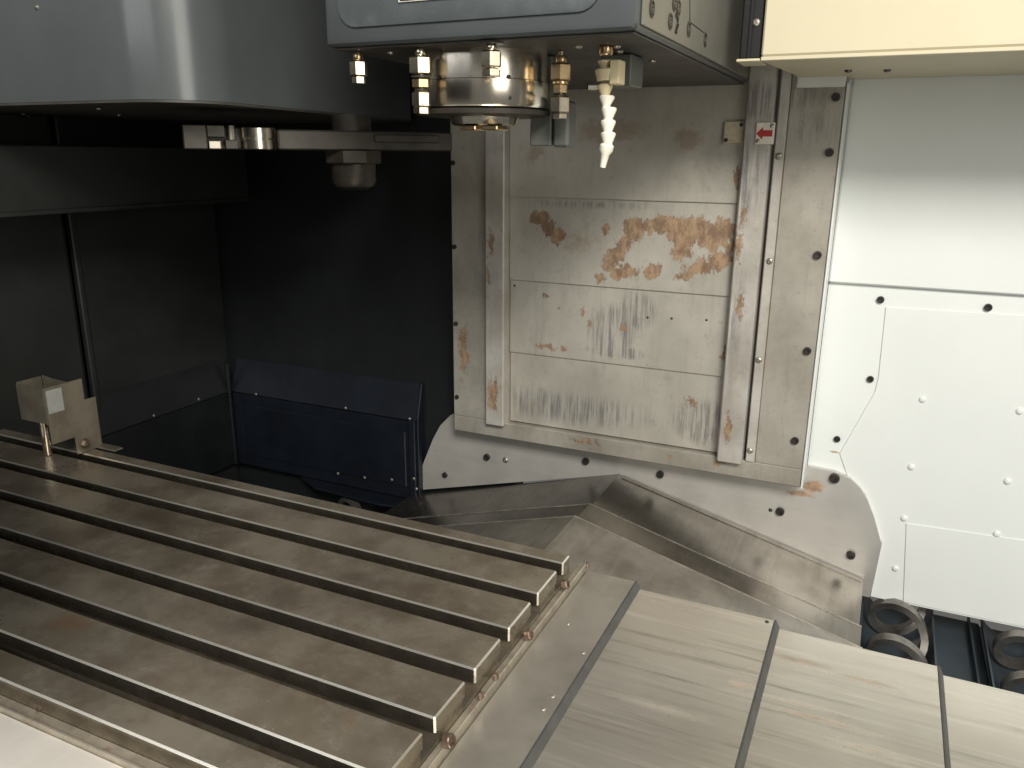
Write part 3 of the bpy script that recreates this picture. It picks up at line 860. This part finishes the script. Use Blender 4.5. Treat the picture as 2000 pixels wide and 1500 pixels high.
obj('ledge_hook', tube([at(76, 1365, 'z', -0.02), at(73, 1374, 'z', -0.018), at(76, 1385, 'z', -0.020), at(83, 1388, 'z', -0.03)], 0.0035, 8), M_RUSTBOLT, g)

g = thing('front_apron', 'bright stainless apron sheet in front of the table, bottom left', 'apron', (-0.9, 0.3, -0.06))
obj('apron_sheet', box(TX0, TX1 - 0.02, 0.22, 0.4815, -0.036, -0.028, 0.001), M_APRON, g)
obj('apron_fold', box(TX0, TX1 - 0.02, 0.4700, 0.4813, -0.058, -0.0362, 0.001), M_APRON, g)

# ================================================================== X-AXIS WAY COVER (right)
g = thing('table_way_cover', 'bright steel telescopic way cover of stepped plates right of the table', 'way cover', (0.0, 0.7, -0.12))
YE = 1.147
pans = [(-0.389, -0.306, -0.050, M_FIRST), (-0.320, -0.086, -0.062, M_WAY), (-0.100, 0.138, -0.074, M_WAY), (0.120, 0.48, -0.086, M_WAY)]
for i, (x0, x1, z, m) in enumerate(pans):
    pl = obj('cover_plate', box(x0, x1, 0.25, YE, z - 0.003, z, 0.0008), m, g)
    obj('end_skirt', box(x0, x1, YE - 0.003, YE - 0.0002, z - 0.07, z - 0.0032), m, pl)
    if i < 3:
        obj('wiper_strip', prism([(x1 + 0.0002, z + 0.0005), (x1 + 0.0025, z + 0.0005), (x1 + 0.0085, z - 0.0115), (x1 + 0.0002, z - 0.0115)], 'y', 0.25, YE + 0.001), M_RUBBER, pl)
for px, py in ((1140, 1275), (1080, 1360), (1062, 1385), (1110, 1218)):
    bolt(g, at(px, py, 'z', -0.05), 0.0028, (0, 0, 1), 'dome', M_EDGE)
bolt(g, at(1498, 1215, 'z', -0.062), 0.003, (0, 0, 1), 'button', M_BOLT)

# ================================================================== BRACKET on the table's far end
g = thing('steel_bracket', 'bent sheet-steel bracket standing on the far left of the table', 'bracket', (-1.53, 1.05, 0.0))
sh = [(1.003, 0.040), (1.003, 0.160), (1.089, 0.160), (1.089, 0.113), (1.115, 0.113), (1.115, 0.0005), (1.055, 0.0005), (1.055, 0.040)]
pl = obj('front_plate', prism(sh, 'x', -1.503, -1.500, 0.0006), M_BRK, g)
obj('sticker', box(-1.4998, -1.4993, 1.0055, 1.040, 0.105, 0.1535), M_LABELGREY, pl)
obj('side_plate', box(-1.585, -1.5035, 1.002, 1.005, 0.083, 0.158, 0.0006), M_BRK, g)
obj('rear_plate', prism([(-1.585, 0.083), (-1.5035, 0.083), (-1.5035, 0.157), (-1.555, 0.160), (-1.585, 0.164)], 'y', 1.060, 1.063, 0.0006), M_BRK, g)
obj('left_plate', box(-1.588, -1.5855, 1.0055, 1.0595, 0.083, 0.162, 0.0006), M_BRK, g)
obj('foot_flange', box(-1.515, -1.445, 1.100, 1.122, 0.0005, 0.004, 0.0006), M_BRK, g)
obj('locating_pin', lathe([(0.008, 0), (0.009, 0.002), (0.009, 0.082)], 20, (-1.555, 1.028, 0.0008)), M_CHROME, g, smooth=True)
bolt(g, (-1.4995, 1.074, 0.020), 0.011, (1, 0, 0), 'button', M_RUSTBOLT)

# ================================================================== AUGERS and tray under the white panel
def auger(name, label, x, y0, y1, zc, r, pitch, ph, thick):
    g = thing(name, label, 'chip auger', (x, (y0 + y1) / 2, zc - r), 'coil augers in the chip trough')
    n = int((y1 - y0) / pitch * 26)
    bm = bmesh.new()
    prev = None
    for i in range(n + 1):
        a = ph + 2 * math.pi * i / 26
        y = y0 + (y1 - y0) * i / n
        ring = []
        for rr_, dy in ((r, -thick), (r, thick), (r * 0.76, thick), (r * 0.76, -thick)):
            ring.append(bm.verts.new((x + rr_ * math.cos(a), y + dy, zc + rr_ * math.sin(a))))
        if prev:
            for k in range(4):
                bm.faces.new((prev[k], prev[(k + 1) % 4], ring[(k + 1) % 4], ring[k]))
        else:
            bm.faces.new(ring)
        prev = ring
    bm.faces.new(prev[::-1])
    obj('coil', bm, M_COIL, g, smooth=True)
    tr = bmesh.new()
    pr = [(x + (r + 0.012) * math.cos(a), zc + (r + 0.012) * math.sin(a)) for a in [math.pi + math.pi * i / 16 for i in range(17)]]
    pr += [(x + (r + 0.016) * math.cos(a), zc + (r + 0.016) * math.sin(a)) for a in [2 * math.pi - math.pi * i / 16 for i in range(17)]]
    obj('trough', prism(pr, 'y', y0 - 0.05, y1 + 0.05), M_TRAY, g, smooth=True)
    return g


auger('chip_auger', 'coil chip auger beside the gabled cover under the white panel', 0.135, 1.25, 2.1, -0.475, 0.066, 0.165, 0.6, 0.014)
auger('chip_auger', 'coil chip auger at the right picture edge under the white panel', 0.405, 1.25, 2.1, -0.475, 0.066, 0.165, 1.5, 0.014)
auger('chip_auger', 'coil chip auger half hidden behind the table below the navy guard', -1.44, 1.25, 2.0, -0.49, 0.066, 0.165, 2.0  , 0.012)
g = thing('trough_divider', 'dark blue divider plate between the two coil augers on the right', 'divider', (0.27, 1.7, -0.55))
obj('divider_plate', box(0.212, 0.328, 1.22, 2.12, -0.53, -0.515, 0.003), M_TRAY, g)
obj('divider_rib', box(0.300, 0.304, 1.22, 2.12, -0.5148, -0.495, 0.001), M_TRAY, g)
